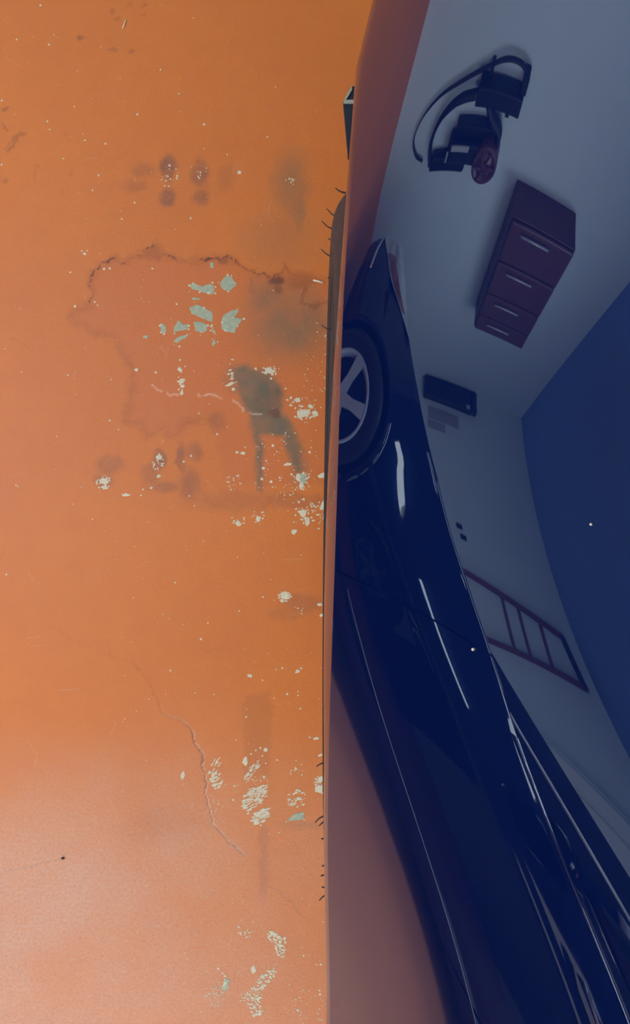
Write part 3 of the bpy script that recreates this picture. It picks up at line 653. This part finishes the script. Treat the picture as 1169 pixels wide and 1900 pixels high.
# fan unit with round drum
fu = empty('wall_pump_unit', 'black wall pump with a round red-brown drum under the control box', 'pump', (-2.05, YE, .5))
box('bracket_plate', (-2.03, 1.775, .70), (-1.985, YE-.002, 1.02), 'black', fu, .004)
box('motor_body', (-2.13, 1.745, .66), (-2.03, 1.81, .97), 'black', fu, .015)
box('foot', (-2.205, 1.77, .52), (-2.125, YE-.002, .86), 'black', fu, .015)
V, Fc = lathe_x([(.0, .001), (.0, .05), (.012, .055), (.012, .075), (0, .08), (0, .098), (.02, .1), (.10, .1), (.11, .07)], 40)
def drumx(v): return (-2.10+v[1]*.9, 1.735+v[0]*.7, 1.02+v[2])
dr = link_mesh('drum', rel(fu, [drumx(v) for v in V]), Fc, 'reel', fu, True)
for k in range(6):
    a = k*math.pi/3; tube('drum_rib', rel(fu, []) or [(-2.10+.02*math.cos(a), 1.733, 1.02+.02*math.sin(a)), (-2.10+.08*math.cos(a+.5), 1.733, 1.02+.085*math.sin(a+.5))], .005, 'reel', fu)
box('name_strip', (-2.055, 1.738, .70), (-2.03, 1.746, .86), 'metal', fu, .002); box('latch', (-2.11, 1.738, .665), (-2.06, 1.746, .68), 'metal', fu, .002)
hz = tube('thick_hose', catmull([(-1.87, 1.78, .82), (-1.891, 1.78, .64), (-1.954, 1.785, .515), (-2.053, 1.785, .475), (-2.17, 1.785, .515)], 6), .016, 'black'); tag(hz, 'thick black hose curving from the control box to the pump', 'hose')
hz = tube('vent_hose', catmull([(-1.895, 1.785, .93), (-1.945, 1.78, .99), (-1.985, 1.78, 1.07), (-2.04, 1.78, 1.08)], 6), .022, 'black'); tag(hz, 'short fat hose between the control box and the drum', 'hose')
hz = tube('thin_cable', catmull([(-2.165, 1.80, .425), (-2.121, 1.8, .334), (-2.026, 1.8, .262), (-1.933, 1.8, .303), (-1.876, 1.8, .436), (-1.847, 1.8, .637), (-1.815, 1.8, .823), (-1.782, 1.8, .98), (-1.775, 1.8, 1.10), (-1.785, 1.795, 1.17)], 6), .0065, 'black'); tag(hz, 'thin black cable looping round outside the hoses', 'cable')
# wall cabinet of four doors
cb = empty('wall_cabinet', 'long red-brown wall cabinet with four doors on the back wall', 'cabinet', (-2.71, YE, 1.31))
CX0, CX1, CZ0, CZ1, CY = -3.22, -2.20, 1.315, 1.725, 1.672
box('body', (CX0, CY, CZ0), (CX1, YE-.001, CZ1), 'brown_side', cb, .004)
xd = [CX1, -2.50, -2.80, -3.04, CX0]
for a, b_ in zip(xd[:-1], xd[1:]):
    d_ = box('cabinet_door', (b_+.010, CY-.018, CZ0+.006), (a-.008, CY, CZ1-.006), 'brown', cb, .008)
    tube('edge_glint', rel(cb, [(a-.05, CY-.03, 1.40), (a-.05, CY-.03, 1.58)]), .006, 'chrome', d_)  # pale bar standing in for the glint on the door edge
    d_.children[0].data.materials[0] = M['metal']
# device in the corner with sheets under it
cv = empty('corner_appliance', 'black boxy appliance fixed in the far corner of the garage', 'appliance', (XL+.1, 1.72, .98))
box('case', (XL+.001, 1.63, .97), (XL+.10, YE-.012, 1.56), 'black', cv, .015); box('vent_cap', (XL+.001, 1.64, 1.56), (XL+.10, YE-.01, 1.62), 'black', cv, .01); box('badge', (XL+.10, 1.65, 1.50), (XL+.106, 1.68, 1.54), 'metal', cv)
for (y0, y1, z0, z1, lab) in ((1.48, 1.585, 1.04, 1.42, 'larger grey paper sheet on the wall beside the corner appliance'), (1.40, 1.47, 1.04, 1.26, 'smaller grey paper sheet on the wall below the larger sheet')):
    tag(box('paper_sheet', (XL+.0005, y0, z0), (XL+.004, y1, z1), 'grey_paper'), lab, 'paper', 'paper sheets on the left wall')
for (y, z, lab) in ((.687, 1.321, 'black wall hook nearer the back wall'), (.614, 1.347, 'black wall hook nearer the wooden rack')):
    h = empty('wall_hook', lab, 'hook', (XL, y, z), 'hooks on the left wall')
    box('plate', (XL+.0005, y-.02, z-.03), (XL+.01, y+.02, z+.03), 'black', h, .003); tube('prong', [(XL+.01, y, z), (XL+.035, y, z-.005), (XL+.04, y, z+.02)], .006, 'black', h)
# wooden ladder rack
ld = empty('wooden_rack', 'reddish wooden ladder rack fixed to the left wall', 'rack', (XL, .13, 1.3))
def bar(name, a, b, w, m, parent):
    a, b = Vector(a), Vector(b); t = (b-a).normalized(); s = Vector((1, 0, 0)); u = t.cross(s).normalized(); V = []
    for p in (a, b):
        for i, j in ((-1, -1), (1, -1), (1, 1), (-1, 1)): V.append(p+s*(i*.018)+u*(j*w))
    return link_mesh(name, rel(parent, V), [[0, 1, 2, 3], [7, 6, 5, 4], [0, 4, 5, 1], [1, 5, 6, 2], [2, 6, 7, 3], [3, 7, 4, 0]], m, parent)
bar('rail', (XL+.022, .345, 1.20), (XL+.022, .33, 2.02), .022, 'redwood', ld); bar('rail', (XL+.022, -.09, 1.24), (XL+.022, .105, 2.03), .018, 'redwood', ld)
bar('end_bar', (XL+.025, .34, 2.01), (XL+.025, .10, 2.03), .016, 'black', ld)
for z in (1.60, 1.72, 1.87): bar('rung', (XL+.02, .335, z), (XL+.02, -.09+.195*(z-1.24)/.79, z-.03), .008, 'redwood', ld)

# ================================================================== LOOSE BITS ON THE FLOOR
for (a, b_, r_, lab) in (((234, 37), (228, 54), .0008, 'tiny pale splinter lying among brown smears on the floor'), ((581, 520), (600, 525), .0012, 'tiny pale splinter lying beside the tyre')):
    p, q = px(*a), px(*b_); tag(tube('splinter', [(*p, r_), ((p[0]+q[0])/2, (p[1]+q[1])/2, r_*1.05), (*q, r_)], r_, 'straw', None, 6), lab, 'splinter', 'splinters on the floor')
V, Fc = [], []
p = px(117, 1592); bm = bmesh.new(); bmesh.ops.create_icosphere(bm, subdivisions=2, radius=.0016)
for v in bm.verts: v.co = Vector((v.co.x*1.6, v.co.y*(.8+.3*R.random()), v.co.z*.7+.001)); v.co += Vector((p[0], p[1], 0))
me2 = bpy.data.meshes.new('grit'); bm.to_mesh(me2); bm.free(); me2.materials.append(M['grit'])
g = bpy.data.objects.new('grit', me2); COL.objects.link(g); tag(g, 'dark crumb of grit at the end of a floor scratch', 'grit')
